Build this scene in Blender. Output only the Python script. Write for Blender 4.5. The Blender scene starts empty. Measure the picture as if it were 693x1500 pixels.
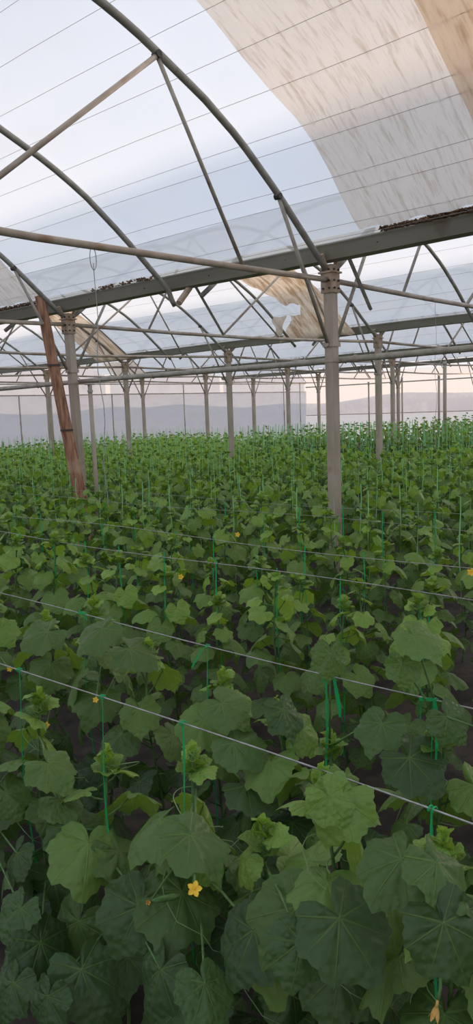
import bpy, math, random
import numpy as np
from mathutils import Vector, Matrix

S = bpy.context.scene
COL = S.collection

# ------------------------------------------------------------------ camera
# world: X = across the bays, Y = along the gutters and crop rows, Z up
HC = 1.8
RM = np.array([[0.66439117, -0.12395677, 0.73703398],
               [-0.74643675, -0.06039126, 0.6627104],
               [-0.03763703, -0.99044819, -0.13264931]])   # columns: image right, image down, forward
cam = bpy.data.cameras.new('camera')
cam.sensor_fit = 'VERTICAL'
cam.sensor_height = 36.0
cam.lens = 36.0 * 1120 / 1500
cam.clip_start = 0.02
cam.clip_end = 2000
camo = bpy.data.objects.new('camera', cam)
COL.objects.link(camo)
rx, dn, fw = (Vector(RM[:, i]) for i in range(3))
m = Matrix.Identity(4)
for r in range(3):
    m[r][0], m[r][1], m[r][2] = rx[r], -dn[r], -fw[r]
m.translation = (0, 0, HC)
camo.matrix_world = m
S.camera = camo

# ------------------------------------------------------------------ light
S.view_settings.view_transform = 'Standard'
S.view_settings.look = 'None'
S.view_settings.gamma = 1
S.view_settings.use_curve_mapping = False
S.view_settings.exposure = 0.0

w = bpy.data.worlds.new('world')
S.world = w
w.use_nodes = True
nt = w.node_tree
nt.nodes.clear()
tc = nt.nodes.new('ShaderNodeTexCoord')
sp = nt.nodes.new('ShaderNodeSeparateXYZ')
nt.links.new(tc.outputs['Generated'], sp.inputs[0])
rp = nt.nodes.new('ShaderNodeValToRGB')
nt.links.new(sp.outputs['Z'], rp.inputs[0])
el = rp.color_ramp.elements
el[0].position, el[0].color = 0.0, (0.94, 0.77, 0.68, 1)
el[1].position, el[1].color = 1.0, (0.66, 0.77, 0.97, 1)
e = el.new(0.08); e.color = (0.98, 0.86, 0.79, 1)
e = el.new(0.22); e.color = (0.73, 0.81, 0.96, 1)
e = el.new(0.5); e.color = (0.66, 0.79, 1.0, 1)
nz = nt.nodes.new('ShaderNodeTexNoise')
nz.inputs['Scale'].default_value = 2.2
nz.inputs['Detail'].default_value = 4
nt.links.new(tc.outputs['Generated'], nz.inputs['Vector'])
cr = nt.nodes.new('ShaderNodeValToRGB')
nt.links.new(nz.outputs['Fac'], cr.inputs[0])
cr.color_ramp.elements[0].position = 0.42
cr.color_ramp.elements[0].color = (0, 0, 0, 1)
cr.color_ramp.elements[1].position = 0.7
cr.color_ramp.elements[1].color = (0.7, 0.7, 0.7, 1)
mx = nt.nodes.new('ShaderNodeMixRGB')
nt.links.new(cr.outputs[0], mx.inputs[0])
nt.links.new(rp.outputs[0], mx.inputs[1])
mx.inputs[2].default_value = (1.0, 0.97, 0.95, 1)
bg = nt.nodes.new('ShaderNodeBackground')
bg.inputs[1].default_value = 1.0
nt.links.new(mx.outputs[0], bg.inputs[0])
wo = nt.nodes.new('ShaderNodeOutputWorld')
nt.links.new(bg.outputs[0], wo.inputs[0])

sun = bpy.data.lights.new('sun', 'SUN')
sun.energy = 3.0
sun.color = (1.0, 0.78, 0.58)
sun.angle = math.radians(4)
suno = bpy.data.objects.new('sun', sun)
COL.objects.link(suno)
sdir = Vector((-math.cos(math.radians(9.5)), 0.06, -math.sin(math.radians(9.5))))   # low evening sun shining along -X
suno.rotation_euler = sdir.to_track_quat('-Z', 'Y').to_euler()
suno.location = (60, 0, 20)

# ------------------------------------------------------------------ helpers
def ray(x, y):
    return RM @ np.array([x - 346.5, y - 750.0, 1120.0])
def atX(x, y, u):
    d = ray(x, y); return Vector(np.array([0, 0, HC]) + u / d[0] * d)
def atY(x, y, v):
    d = ray(x, y); return Vector(np.array([0, 0, HC]) + v / d[1] * d)

def tag(o, label=None, cat=None, group=None, kind=None):
    if label: o['label'] = label
    if cat: o['category'] = cat
    if group: o['group'] = group
    if kind: o['kind'] = kind
    return o

def empty(name, loc=(0, 0, 0), rz=0.0):
    o = bpy.data.objects.new(name, None)
    o.empty_display_size = 0.1
    o.location = loc
    o.rotation_euler = (0, 0, rz)
    COL.objects.link(o)
    return o

class MB:
    def __init__(s):
        s.v = []; s.f = []; s.uv = []; s.c = []
    def add(s, verts, faces):
        b = len(s.v)
        s.v.extend([tuple(p) for p in verts])
        s.f.extend([tuple(i + b for i in f) for f in faces])
        return b
    def box(s, lo, hi):
        x0, y0, z0 = lo; x1, y1, z1 = hi
        s.add([(x0, y0, z0), (x1, y0, z0), (x1, y1, z0), (x0, y1, z0), (x0, y0, z1), (x1, y0, z1), (x1, y1, z1), (x0, y1, z1)],
              [(0, 3, 2, 1), (4, 5, 6, 7), (0, 1, 5, 4), (1, 2, 6, 5), (2, 3, 7, 6), (3, 0, 4, 7)])
        return s
    def tube(s, pts, r, n=10, caps=True, phase=0.0):
        pts = [Vector(p) for p in pts]
        k = len(pts)
        rr = r if hasattr(r, '__len__') else [r] * k
        T = []
        for i in range(k):
            a = pts[max(i - 1, 0)]; b = pts[min(i + 1, k - 1)]
            T.append((b - a).normalized())
        ref = Vector((0, 0, 1)) if abs(T[0].z) < 0.9 else Vector((1, 0, 0))
        nrm = (ref - T[0] * ref.dot(T[0])).normalized()
        vs, fs = [], []
        for i in range(k):
            nrm = (nrm - T[i] * nrm.dot(T[i]))
            nrm.normalize()
            bi = T[i].cross(nrm)
            for j in range(n):
                a = phase + 2 * math.pi * j / n
                vs.append(pts[i] + (nrm * math.cos(a) + bi * math.sin(a)) * rr[i])
        for i in range(k - 1):
            for j in range(n):
                j2 = (j + 1) % n
                fs.append((i * n + j, i * n + j2, (i + 1) * n + j2, (i + 1) * n + j))
        if caps:
            fs.append(tuple(range(n - 1, -1, -1)))
            fs.append(tuple((k - 1) * n + j for j in range(n)))
        s.add(vs, fs)
        return s
    def ribbon(s, pts, wdt, side):
        """thin tape: two-sided strip with a little thickness"""
        pts = [Vector(p) for p in pts]
        k = len(pts)
        vs, fs = [], []
        for i, p in enumerate(pts):
            sd = Vector(side[i] if isinstance(side, list) else side).normalized()
            t = (pts[min(i + 1, k - 1)] - pts[max(i - 1, 0)]).normalized()
            nn = t.cross(sd).normalized() * 0.0006
            ww = (wdt[i] if hasattr(wdt, '__len__') else wdt) / 2
            vs += [p - sd * ww - nn, p + sd * ww - nn, p + sd * ww + nn, p - sd * ww + nn]
        for i in range(k - 1):
            for j in range(4):
                j2 = (j + 1) % 4
                fs.append((i * 4 + j, i * 4 + j2, i * 4 + 4 + j2, i * 4 + 4 + j))
        fs += [(3, 2, 1, 0), tuple((k - 1) * 4 + j for j in range(4))]
        s.add(vs, fs)
        return s
    def mesh(s, name, mat, smooth=False):
        me = bpy.data.meshes.new(name)
        me.from_pydata(s.v, [], s.f)
        me.materials.append(mat)
        if smooth:
            me.polygons.foreach_set('use_smooth', [True] * len(me.polygons))
        me.update()
        return me
    def build(s, name, mat, parent=None, smooth=False):
        o = bpy.data.objects.new(name, s.mesh(name, mat, smooth))
        COL.objects.link(o)
        if parent: o.parent = parent
        return o

def copy_tree(o, parent=None):
    c = o.copy(); COL.objects.link(c)
    if parent: c.parent = parent
    for ch in o.children: copy_tree(ch, c)
    return c

# ------------------------------------------------------------------ materials
def new_mat(name):
    mt = bpy.data.materials.new(name)
    mt.use_nodes = True
    t = mt.node_tree
    t.nodes.clear()
    out = t.nodes.new('ShaderNodeOutputMaterial')
    return mt, t, out

def N(t, typ, **kw):
    n = t.nodes.new(typ)
    for k, v in kw.items():
        if k in n.inputs: n.inputs[k].default_value = v
        else: setattr(n, k, v)
    return n

def noise_mat(name, c1, c2, scale=12, rough=0.6, metal=0.0, lo=0.35, hi=0.65, bump=0.0, stretch=None, c3=None, t3=(0.6, 0.7), s3=3.0):
    mt, t, out = new_mat(name)
    L = t.links.new
    co = N(t, 'ShaderNodeTexCoord')
    src = co.outputs['Object']
    if stretch:
        mp = N(t, 'ShaderNodeMapping'); mp.inputs['Scale'].default_value = stretch
        L(src, mp.inputs[0]); src = mp.outputs[0]
    nz = N(t, 'ShaderNodeTexNoise', Scale=scale, Detail=6.0)
    L(src, nz.inputs['Vector'])
    r = N(t, 'ShaderNodeValToRGB')
    r.color_ramp.elements[0].position = lo; r.color_ramp.elements[0].color = (*c1, 1)
    r.color_ramp.elements[1].position = hi; r.color_ramp.elements[1].color = (*c2, 1)
    L(nz.outputs['Fac'], r.inputs[0])
    colr = r.outputs[0]
    if c3:
        n3 = N(t, 'ShaderNodeTexNoise', Scale=s3, Detail=7.0)
        L(co.outputs['Object'], n3.inputs['Vector'])
        r3 = N(t, 'ShaderNodeValToRGB')
        r3.color_ramp.elements[0].position = t3[0]; r3.color_ramp.elements[0].color = (0, 0, 0, 1)
        r3.color_ramp.elements[1].position = t3[1]; r3.color_ramp.elements[1].color = (1, 1, 1, 1)
        L(n3.outputs['Fac'], r3.inputs[0])
        mm = N(t, 'ShaderNodeMixRGB'); mm.inputs[2].default_value = (*c3, 1)
        L(r3.outputs[0], mm.inputs[0]); L(colr, mm.inputs[1]); colr = mm.outputs[0]
    b = N(t, 'ShaderNodeBsdfPrincipled', Roughness=rough, Metallic=metal)
    L(colr, b.inputs['Base Color'])
    if bump:
        bp = N(t, 'ShaderNodeBump', Strength=bump, Distance=0.01)
        L(nz.outputs['Fac'], bp.inputs['Height']); L(bp.outputs[0], b.inputs['Normal'])
    L(b.outputs[0], out.inputs[0])
    return mt

def film_mat(name, tint, transp, dirt=None, dirt_amt=0.0, scale=3.0, stretch=(1, 1, 1), gloss=0.05, ttint=(1, 1, 1), lo=0.5, hi=0.72, wrinkle=0.0, diffuse=0.18):
    """translucent polythene: part clear, part milky, streaked with dirt"""
    mt, t, out = new_mat(name)
    L = t.links.new
    co = N(t, 'ShaderNodeTexCoord')
    mp = N(t, 'ShaderNodeMapping'); mp.inputs['Scale'].default_value = stretch
    L(co.outputs['Object'], mp.inputs[0])
    nz = N(t, 'ShaderNodeTexNoise', Scale=scale, Detail=8.0, Roughness=0.65)
    L(mp.outputs[0], nz.inputs['Vector'])
    r = N(t, 'ShaderNodeValToRGB')
    r.color_ramp.elements[0].position = lo; r.color_ramp.elements[0].color = (0, 0, 0, 1)
    r.color_ramp.elements[1].position = hi; r.color_ramp.elements[1].color = (dirt_amt,) * 3 + (1,)
    L(nz.outputs['Fac'], r.inputs[0])
    mc = N(t, 'ShaderNodeMixRGB'); mc.inputs[1].default_value = (*tint, 1); mc.inputs[2].default_value = (*(dirt or tint), 1)
    L(r.outputs[0], mc.inputs[0])
    tl = N(t, 'ShaderNodeBsdfTranslucent'); L(mc.outputs[0], tl.inputs['Color'])
    df = N(t, 'ShaderNodeBsdfDiffuse'); L(mc.outputs[0], df.inputs['Color'])
    m1 = N(t, 'ShaderNodeMixShader'); m1.inputs[0].default_value = diffuse
    L(tl.outputs[0], m1.inputs[1]); L(df.outputs[0], m1.inputs[2])
    gl = N(t, 'ShaderNodeBsdfGlossy', Roughness=0.28); gl.inputs['Color'].default_value = (0.9, 0.9, 0.9, 1)
    m2 = N(t, 'ShaderNodeMixShader'); m2.inputs[0].default_value = gloss
    L(m1.outputs[0], m2.inputs[1]); L(gl.outputs[0], m2.inputs[2])
    if wrinkle:
        n2 = N(t, 'ShaderNodeTexNoise', Scale=scale * 0.8, Detail=5.0); L(mp.outputs[0], n2.inputs['Vector'])
        bp = N(t, 'ShaderNodeBump', Strength=wrinkle, Distance=0.05); L(n2.outputs['Fac'], bp.inputs['Height'])
        for b in (tl, df, gl): L(bp.outputs[0], b.inputs['Normal'])
    tr = N(t, 'ShaderNodeBsdfTransparent'); tr.inputs[0].default_value = (*ttint, 1)
    m3 = N(t, 'ShaderNodeMixShader')
    sb = N(t, 'ShaderNodeMath', operation='MULTIPLY_ADD'); sb.inputs[1].default_value = -transp; sb.inputs[2].default_value = transp
    L(r.outputs[0], sb.inputs[0])
    sb2 = N(t, 'ShaderNodeMath', operation='SUBTRACT'); sb2.inputs[0].default_value = 1.0
    L(sb.outputs[0], sb2.inputs[1])
    L(sb2.outputs[0], m3.inputs[0]); L(tr.outputs[0], m3.inputs[1]); L(m2.outputs[0], m3.inputs[2])
    L(m3.outputs[0], out.inputs[0])
    return mt

def leaf_mat(name, old1, old2, young, trans=0.35):
    mt, t, out = new_mat(name)
    L = t.links.new
    at = N(t, 'ShaderNodeAttribute', attribute_name='leaf')      # R = random per leaf, G = youth
    sc = N(t, 'ShaderNodeSeparateColor'); L(at.outputs['Color'], sc.inputs[0])
    m1 = N(t, 'ShaderNodeMixRGB'); m1.inputs[1].default_value = (*old1, 1); m1.inputs[2].default_value = (*old2, 1)
    L(sc.outputs['Red'], m1.inputs[0])
    m2 = N(t, 'ShaderNodeMixRGB'); m2.inputs[2].default_value = (*young, 1)
    L(sc.outputs['Green'], m2.inputs[0]); L(m1.outputs[0], m2.inputs[1])
    # palmate veins, from blade coordinates held in the UV map
    uv = N(t, 'ShaderNodeUVMap', uv_map='blade')
    ab = N(t, 'ShaderNodeVectorMath', operation='ABSOLUTE')
    s2 = N(t, 'ShaderNodeSeparateXYZ'); L(uv.outputs[0], s2.inputs[0])
    ax = N(t, 'ShaderNodeMath', operation='ABSOLUTE'); L(s2.outputs['X'], ax.inputs[0])
    cmb = N(t, 'ShaderNodeCombineXYZ'); L(ax.outputs[0], cmb.inputs[0]); L(s2.outputs['Y'], cmb.inputs[1])
    last = None
    for a in (0, 42, 84, 128):
        ar = math.radians(a)
        dv = (math.sin(ar), math.cos(ar), 0); pv = (math.cos(ar), -math.sin(ar), 0)
        d1 = N(t, 'ShaderNodeVectorMath', operation='DOT_PRODUCT'); d1.inputs[1].default_value = dv
        d2 = N(t, 'ShaderNodeVectorMath', operation='DOT_PRODUCT'); d2.inputs[1].default_value = pv
        L(cmb.outputs[0], d1.inputs[0]); L(cmb.outputs[0], d2.inputs[0])
        ab2 = N(t, 'ShaderNodeMath', operation='ABSOLUTE'); L(d2.outputs['Value'], ab2.inputs[0])
        # half width tapers from 0.022 to 0.006
        wd = N(t, 'ShaderNodeMath', operation='MULTIPLY_ADD'); wd.inputs[1].default_value = -0.022; wd.inputs[2].default_value = 0.026
        L(d1.outputs['Value'], wd.inputs[0])
        dv2 = N(t, 'ShaderNodeMath', operation='DIVIDE'); L(ab2.outputs[0], dv2.inputs[0]); L(wd.outputs[0], dv2.inputs[1])
        inv = N(t, 'ShaderNodeMath', operation='SUBTRACT', use_clamp=True); inv.inputs[0].default_value = 1.0; L(dv2.outputs[0], inv.inputs[1])
        gt = N(t, 'ShaderNodeMath', operation='GREATER_THAN'); gt.inputs[1].default_value = 0.0; L(d1.outputs['Value'], gt.inputs[0])
        ml = N(t, 'ShaderNodeMath', operation='MULTIPLY'); L(inv.outputs[0], ml.inputs[0]); L(gt.outputs[0], ml.inputs[1])
        if last is None: last = ml
        else:
            mxn = N(t, 'ShaderNodeMath', operation='MAXIMUM'); L(last.outputs[0], mxn.inputs[0]); L(ml.outputs[0], mxn.inputs[1]); last = mxn
    vs = N(t, 'ShaderNodeMath', operation='MULTIPLY'); vs.inputs[1].default_value = 0.28; L(last.outputs[0], vs.inputs[0])
    m3 = N(t, 'ShaderNodeMixRGB'); m3.inputs[2].default_value = (young[0] * 1.15, young[1] * 1.1, young[2] * 1.5, 1)
    L(vs.outputs[0], m3.inputs[0]); L(m2.outputs[0], m3.inputs[1])
    # blistered surface between the veins
    nz = N(t, 'ShaderNodeTexVoronoi', Scale=9.0, feature='SMOOTH_F1'); L(uv.outputs[0], nz.inputs['Vector'])
    sub = N(t, 'ShaderNodeMath', operation='MULTIPLY_ADD'); sub.inputs[1].default_value = -.35
    L(last.outputs[0], sub.inputs[0]); L(nz.outputs['Distance'], sub.inputs[2])
    bp = N(t, 'ShaderNodeBump', Strength=0.6, Distance=0.008); L(sub.outputs[0], bp.inputs['Height'])
    b = N(t, 'ShaderNodeBsdfPrincipled', Roughness=0.46)
    b.inputs['Specular IOR Level'].default_value = 0.42
    L(m3.outputs[0], b.inputs['Base Color']); L(bp.outputs[0], b.inputs['Normal'])
    tl = N(t, 'ShaderNodeBsdfTranslucent')
    hs = N(t, 'ShaderNodeHueSaturation', Saturation=1.15, Value=1.5); L(m3.outputs[0], hs.inputs['Color'])
    hs.inputs['Hue'].default_value = 0.485
    L(hs.outputs[0], tl.inputs['Color'])
    ms = N(t, 'ShaderNodeMixShader'); ms.inputs[0].default_value = trans
    L(b.outputs[0], ms.inputs[1]); L(tl.outputs[0], ms.inputs[2])
    L(ms.outputs[0], out.inputs[0])
    return mt

def plain(name, c, rough=0.5, trans=0.0):
    mt, t, out = new_mat(name)
    b = N(t, 'ShaderNodeBsdfPrincipled', Roughness=rough)
    b.inputs['Base Color'].default_value = (*c, 1)
    if trans:
        tl = N(t, 'ShaderNodeBsdfTranslucent'); tl.inputs[0].default_value = (*c, 1)
        ms = N(t, 'ShaderNodeMixShader'); ms.inputs[0].default_value = trans
        t.links.new(b.outputs[0], ms.inputs[1]); t.links.new(tl.outputs[0], ms.inputs[2])
        t.links.new(ms.outputs[0], out.inputs[0])
    else:
        t.links.new(b.outputs[0], out.inputs[0])
    return mt

M = {}
M['film'] = film_mat('clear_film', (0.93, 0.94, 0.96), 0.30, dirt=(0.72, 0.70, 0.66), dirt_amt=0.25, scale=1.2, stretch=(1, 0.4, 1), gloss=0.06)
M['dirty'] = film_mat('dirty_film', (0.88, 0.79, 0.70), 0.04, dirt=(0.46, 0.33, 0.22), dirt_amt=0.62, scale=6.0, stretch=(0.55, 4.5, 0.55), gloss=0.03, wrinkle=0.4)
M['torn'] = film_mat('torn_film', (0.84, 0.66, 0.48), 0.06, dirt=(0.40, 0.24, 0.11), dirt_amt=0.85, scale=3.5, stretch=(0.6, 3.0, 0.6), gloss=0.03, wrinkle=0.5, lo=0.42, hi=0.62)
M['dirtier'] = film_mat('dirtier_film', (0.90, 0.74, 0.58), 0.10, dirt=(0.50, 0.33, 0.18), dirt_amt=0.6, scale=6.0, stretch=(0.55, 4.5, 0.55), gloss=0.03, wrinkle=0.5)
M['wall_film'] = film_mat('wall_film', (0.92, 0.88, 0.88), 0.45, dirt=(0.6, 0.55, 0.52), dirt_amt=0.35, scale=1.5, gloss=0.05)
M['side_film'] = film_mat('side_film', (0.92, 0.88, 0.88), 0.62, dirt=(0.6, 0.55, 0.52), dirt_amt=0.25, scale=1.5, gloss=0.05)
M['side_skirt'] = film_mat('side_skirt', (0.70, 0.74, 0.78), 0.45, dirt=(0.5, 0.5, 0.5), dirt_amt=0.35, scale=1.5, gloss=0.05)
M['skirt'] = film_mat('skirt_film', (0.90, 0.84, 0.83), 0.22, dirt=(0.55, 0.50, 0.48), dirt_amt=0.4, scale=1.5, stretch=(1, 1, 3), gloss=0.04)
M['soil'] = noise_mat('soil', (0.018, 0.013, 0.010), (0.05, 0.037, 0.028), scale=9, rough=0.95, bump=0.8)
M['hill'] = noise_mat('hill', (0.17, 0.19, 0.23), (0.24, 0.26, 0.30), scale=0.05, rough=1.0)  # bluish dusk haze tinted into the colour of hills and outside ground
M['steel'] = noise_mat('galvanised_steel', (0.34, 0.305, 0.245), (0.47, 0.43, 0.36), scale=14, rough=0.55, metal=0.15, c3=(0.22, 0.13, 0.08), t3=(0.62, 0.74), s3=4)
M['dark_steel'] = noise_mat('dark_steel', (0.27, 0.25, 0.21), (0.40, 0.375, 0.32), scale=10, rough=0.55, metal=0.1, c3=(0.16, 0.10, 0.065), t3=(0.66, 0.78), s3=3)
M['gutter'] = noise_mat('gutter_steel', (0.29, 0.265, 0.205), (0.38, 0.35, 0.28), scale=3, rough=0.65, metal=0.1, stretch=(1, 0.3, 1), c3=(0.15, 0.10, 0.06), t3=(0.62, 0.8), s3=2)
M['rust'] = noise_mat('rusty_steel', (0.40, 0.28, 0.19), (0.58, 0.45, 0.33), scale=18, rough=0.8, metal=0.1, bump=0.3)
M['rust_tube'] = noise_mat('rust_tinged_tube', (0.42, 0.345, 0.27), (0.56, 0.48, 0.39), scale=7, rough=0.65, metal=0.05, c3=(0.36, 0.22, 0.14), t3=(0.55, 0.72), s3=3)
M['post'] = noise_mat('weathered_post', (0.40, 0.335, 0.26), (0.54, 0.46, 0.365), scale=8, rough=0.7, metal=0.15, stretch=(1, 1, 0.25), c3=(0.24, 0.14, 0.09), t3=(0.6, 0.76), s3=3)
M['wood'] = noise_mat('old_wood', (0.20, 0.085, 0.045), (0.50, 0.27, 0.165), scale=9, rough=0.85, stretch=(3.5, 3.5, 0.35), bump=0.7, c3=(0.55, 0.39, 0.27), t3=(0.55, 0.7), s3=2.2)
M['debris'] = noise_mat('leaf_debris', (0.10, 0.05, 0.025), (0.26, 0.14, 0.07), scale=30, rough=0.95, bump=0.8)
M['wire'] = noise_mat('zinc_wire', (0.30, 0.30, 0.28), (0.48, 0.47, 0.44), scale=40, rough=0.5, metal=0.4)
M['roof_wire'] = noise_mat('roof_wire', (0.30, 0.27, 0.24), (0.42, 0.38, 0.34), scale=20, rough=0.6)
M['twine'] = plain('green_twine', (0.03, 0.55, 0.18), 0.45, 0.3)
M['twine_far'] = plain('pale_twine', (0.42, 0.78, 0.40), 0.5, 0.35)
M['leaf'] = leaf_mat('cucumber_leaf', (0.040, 0.086, 0.030), (0.074, 0.148, 0.046), (0.29, 0.47, 0.080), 0.30)
M['stem'] = noise_mat('stem', (0.07, 0.15, 0.04), (0.13, 0.24, 0.07), scale=40, rough=0.6)
M['tip'] = M['leaf']
M['tendril'] = plain('tendril', (0.28, 0.42, 0.17), 0.5, 0.2)
M['petal'] = noise_mat('petal', (0.85, 0.48, 0.015), (0.95, 0.62, 0.03), scale=60, rough=0.5)
M['withered'] = noise_mat('withered_petal', (0.62, 0.33, 0.06), (0.80, 0.52, 0.16), scale=60, rough=0.7)
M['fruit'] = noise_mat('young_cucumber', (0.06, 0.16, 0.035), (0.11, 0.24, 0.06), scale=70, rough=0.5, bump=0.6)
M['bolt'] = noise_mat('bolt', (0.05, 0.045, 0.04), (0.11, 0.09, 0.07), scale=30, rough=0.6, metal=0.4)

# ------------------------------------------------------------------ building shell
BAYS = [(-7.0, -0.3), (-0.3, 6.2), (6.2, 12.95), (12.95, 19.4), (19.4, 26.0), (26.0, 32.4)]
YA, YB = -5.0, 24.0
DD = [0, .35, .62, .9, 1.13, 1.6, 2.0, 2.49, 2.8, 3.1, 3.25]
ZZ = [4.63, 4.605, 4.54, 4.46, 4.37, 4.18, 3.97, 3.63, 3.38, 3.14, 3.03]
def arch_z(b, x):
    a, c = BAYS[b]
    return float(np.interp(abs(x - (a + c) / 2) * 6.5 / (c - a), DD, ZZ))
def arch_x(b, d, side=1):
    a, c = BAYS[b]
    return (a + c) / 2 + side * d * (c - a) / 6.5
XS = [-3.13, -3.05, -2.95, -2.8, -2.5, -2.2, -2, -1.8, -1.6, -1.35, -1.13, -.9, -.62, -.35, 0]
XS = XS + [-x for x in XS[-2::-1]]

def ground_h(x, y):
    # low planting beds under each pair of rows
    ph = ((x - 1.45) / 1.5 + 0.5) % 1.0 - 0.5
    return 0.05 * math.exp(-(ph * 1.5 / 0.42) ** 4) + 0.012 * math.sin(5.3 * x + 2.1 * y) * math.sin(3.7 * y - 1.3 * x)
g = MB()
gx = np.concatenate([np.linspace(-8, 0.5, 12)[:-1], np.arange(0.5, 16, 0.15), np.linspace(16, 34, 30)])
gy = np.linspace(-6, 26, 70)
for x in gx:
    for y in gy: g.v.append((x, y, ground_h(x, y)))
ny = len(gy)
for i in range(len(gx) - 1):
    for j in range(ny - 1):
        g.f.append((i * ny + j, (i + 1) * ny + j, (i + 1) * ny + j + 1, i * ny + j + 1))
tag(g.build('floor', M['soil'], smooth=True), kind='structure')
g = MB()
g.add([(-300, -300, -0.12), (600, -300, -0.12), (600, 600, -0.12), (-300, 600, -0.12)], [(0, 1, 2, 3)])
tag(g.build('ground', M['hill']), kind='structure')

# hills outside, seen dimly through the far side wall
h = MB()
rnd = random.Random(5)
n = 60
for i in range(n):
    y = -60 + i * 7
    top = 2.2 + 0.9 * math.sin(i * 0.37) + 0.5 * math.sin(i * 1.1 + 1)
    for (dx, z) in ((0, -0.2), (18, top * 0.7 + 0.4), (40, top + 1.2), (80, top * 0.6)):
        h.v.append((140 + dx, y, z))
for i in range(n - 1):
    for k in range(3):
        h.f.append((i * 4 + k, i * 4 + 4 + k, i * 4 + 5 + k, i * 4 + 1 + k))
tag(h.build('hills', M['hill'], smooth=True), kind='structure')

# roof film, one sheet over each bay
for b in range(len(BAYS)):
    f = MB()
    a, c = BAYS[b]
    ys = np.linspace(YA, YB, 60)
    rnd = random.Random(b)
    for y in ys:
        for x in XS:
            X = (a + c) / 2 + x * (c - a) / 6.5
            f.v.append((X, y, max(arch_z(b, X) + 0.055, 3.345) + (0.012 * math.sin(y * 3.1 + x * 2) + 0.006 * math.sin(y * 7.7 - x * 5)) * (abs(x) < 3.0)))
    nx = len(XS)
    for i in range(len(ys) - 1):
        for j in range(nx - 1):
            f.f.append((i * nx + j, i * nx + j + 1, (i + 1) * nx + j + 1, (i + 1) * nx + j))
    tag(f.build('ceiling', M['film'], smooth=True), kind='structure')

# end wall: film gable above a milky skirt
f = MB()
ZR = 2.58
for b in range(len(BAYS)):
    a, c = BAYS[b]
    bi = len(f.v)
    for x in XS:
        X = (a + c) / 2 + x * (c - a) / 6.5
        f.v.append((X, YB, ZR - 0.02)); f.v.append((X, YB, max(arch_z(b, X) + 0.055, 3.345)))
    for j in range(len(XS) - 1):
        f.f.append((bi + 2 * j, bi + 2 * j + 2, bi + 2 * j + 3, bi + 2 * j + 1))
tag(f.build('wall_end', M['wall_film']), kind='structure')
f = MB()
xs = np.linspace(-7, 32.4, 120)
for x in xs:
    for z in (-0.1, 0.6, 1.3, 2.0, ZR):
        f.v.append((x, YB - 0.03 + 0.02 * math.sin(x * 4 + z * 3), z))
for i in range(len(xs) - 1):
    for k in range(4):
        f.f.append((i * 5 + k, i * 5 + 5 + k, i * 5 + 6 + k, i * 5 + 1 + k))
tag(f.build('wall_end_skirt', M['skirt'], smooth=True), kind='structure')
# far side wall
f = MB()
ys = np.linspace(YA, YB, 80)
for y in ys:
    for z in (1.3, 2.1, 2.8, 3.06):
        f.v.append((32.4 + 0.02 * math.sin(y * 4 + z), y, z))
for i in range(len(ys) - 1):
    for k in range(3):
        f.f.append((i * 4 + k, i * 4 + 4 + k, i * 4 + 5 + k, i * 4 + 1 + k))
tag(f.build('wall_side', M['side_film'], smooth=True), kind='structure')
f = MB()
for y in ys:
    for z in (-0.1, 0.6, 1.32):
        f.v.append((32.37 + 0.02 * math.sin(y * 3 + z), y, z))
for i in range(len(ys) - 1):
    for k in range(2):
        f.f.append((i * 3 + k, i * 3 + 3 + k, i * 3 + 4 + k, i * 3 + 1 + k))
tag(f.build('wall_side_skirt', M['side_skirt'], smooth=True), kind='structure')

# unseen near walls behind the camera, added to cut light from behind
for nm, (p0, p1) in {'wall_start_added': ((-7, YA), (32.4, YA)), 'wall_near_added': ((-7, YB), (-7, YA))}.items():
    f = MB()
    n_ = 60
    for i in range(n_ + 1):
        t = i / n_
        for z in (-.1, 1.5, 3.3):
            f.v.append((p0[0] + (p1[0] - p0[0]) * t, p0[1] + (p1[1] - p0[1]) * t, z))
    for i in range(n_):
        for k in range(2):
            f.f.append((i * 3 + k, i * 3 + 3 + k, i * 3 + 4 + k, i * 3 + 1 + k))
    tag(f.build(nm, M['skirt']), kind='structure')

# ------------------------------------------------------------------ gutters
GUT = [6.2, 12.95, 19.4, 26.0]
GL = ['dark steel gutter spanning the picture just above the nearest square post',
      'second dark steel gutter beyond the nearest one',
      'third steel gutter from the camera above the back posts',
      'farthest steel gutter in front of the side wall']
def gutter(x, name, label, lower=0.0):
    prof = [(-.135, 3.285), (-.13, 3.297), (-.105, 3.285), (-.062, 3.175), (.062, 3.175), (.105, 3.285), (.13, 3.297), (.135, 3.285),
            (.12, 3.262), (.072, 3.157), (-.072, 3.157), (-.12, 3.262)]
    k = len(prof)
    gm = MB()
    ys = np.linspace(-4.0, YB - 0.1, 29)
    for i, y in enumerate(ys):
        for (dx, z) in prof: gm.v.append((x + dx, y, z + 0.006 * math.sin(i * 1.3)))
    for i in range(len(ys) - 1):
        for j in range(k):
            j2 = (j + 1) % k
            gm.f.append((i * k + j, i * k + j2, (i + 1) * k + j2, (i + 1) * k + j))
    gm.f.append(tuple(range(k))); gm.f.append(tuple((len(ys) - 1) * k + j for j in range(k - 1, -1, -1)))
    root = gm.build(name, M['gutter'])
    tag(root, label, 'gutter', 'gutters between the roof bays')
    return root
gut = [gutter(x, 'roof_gutter', GL[i]) for i, x in enumerate(GUT)]
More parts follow.
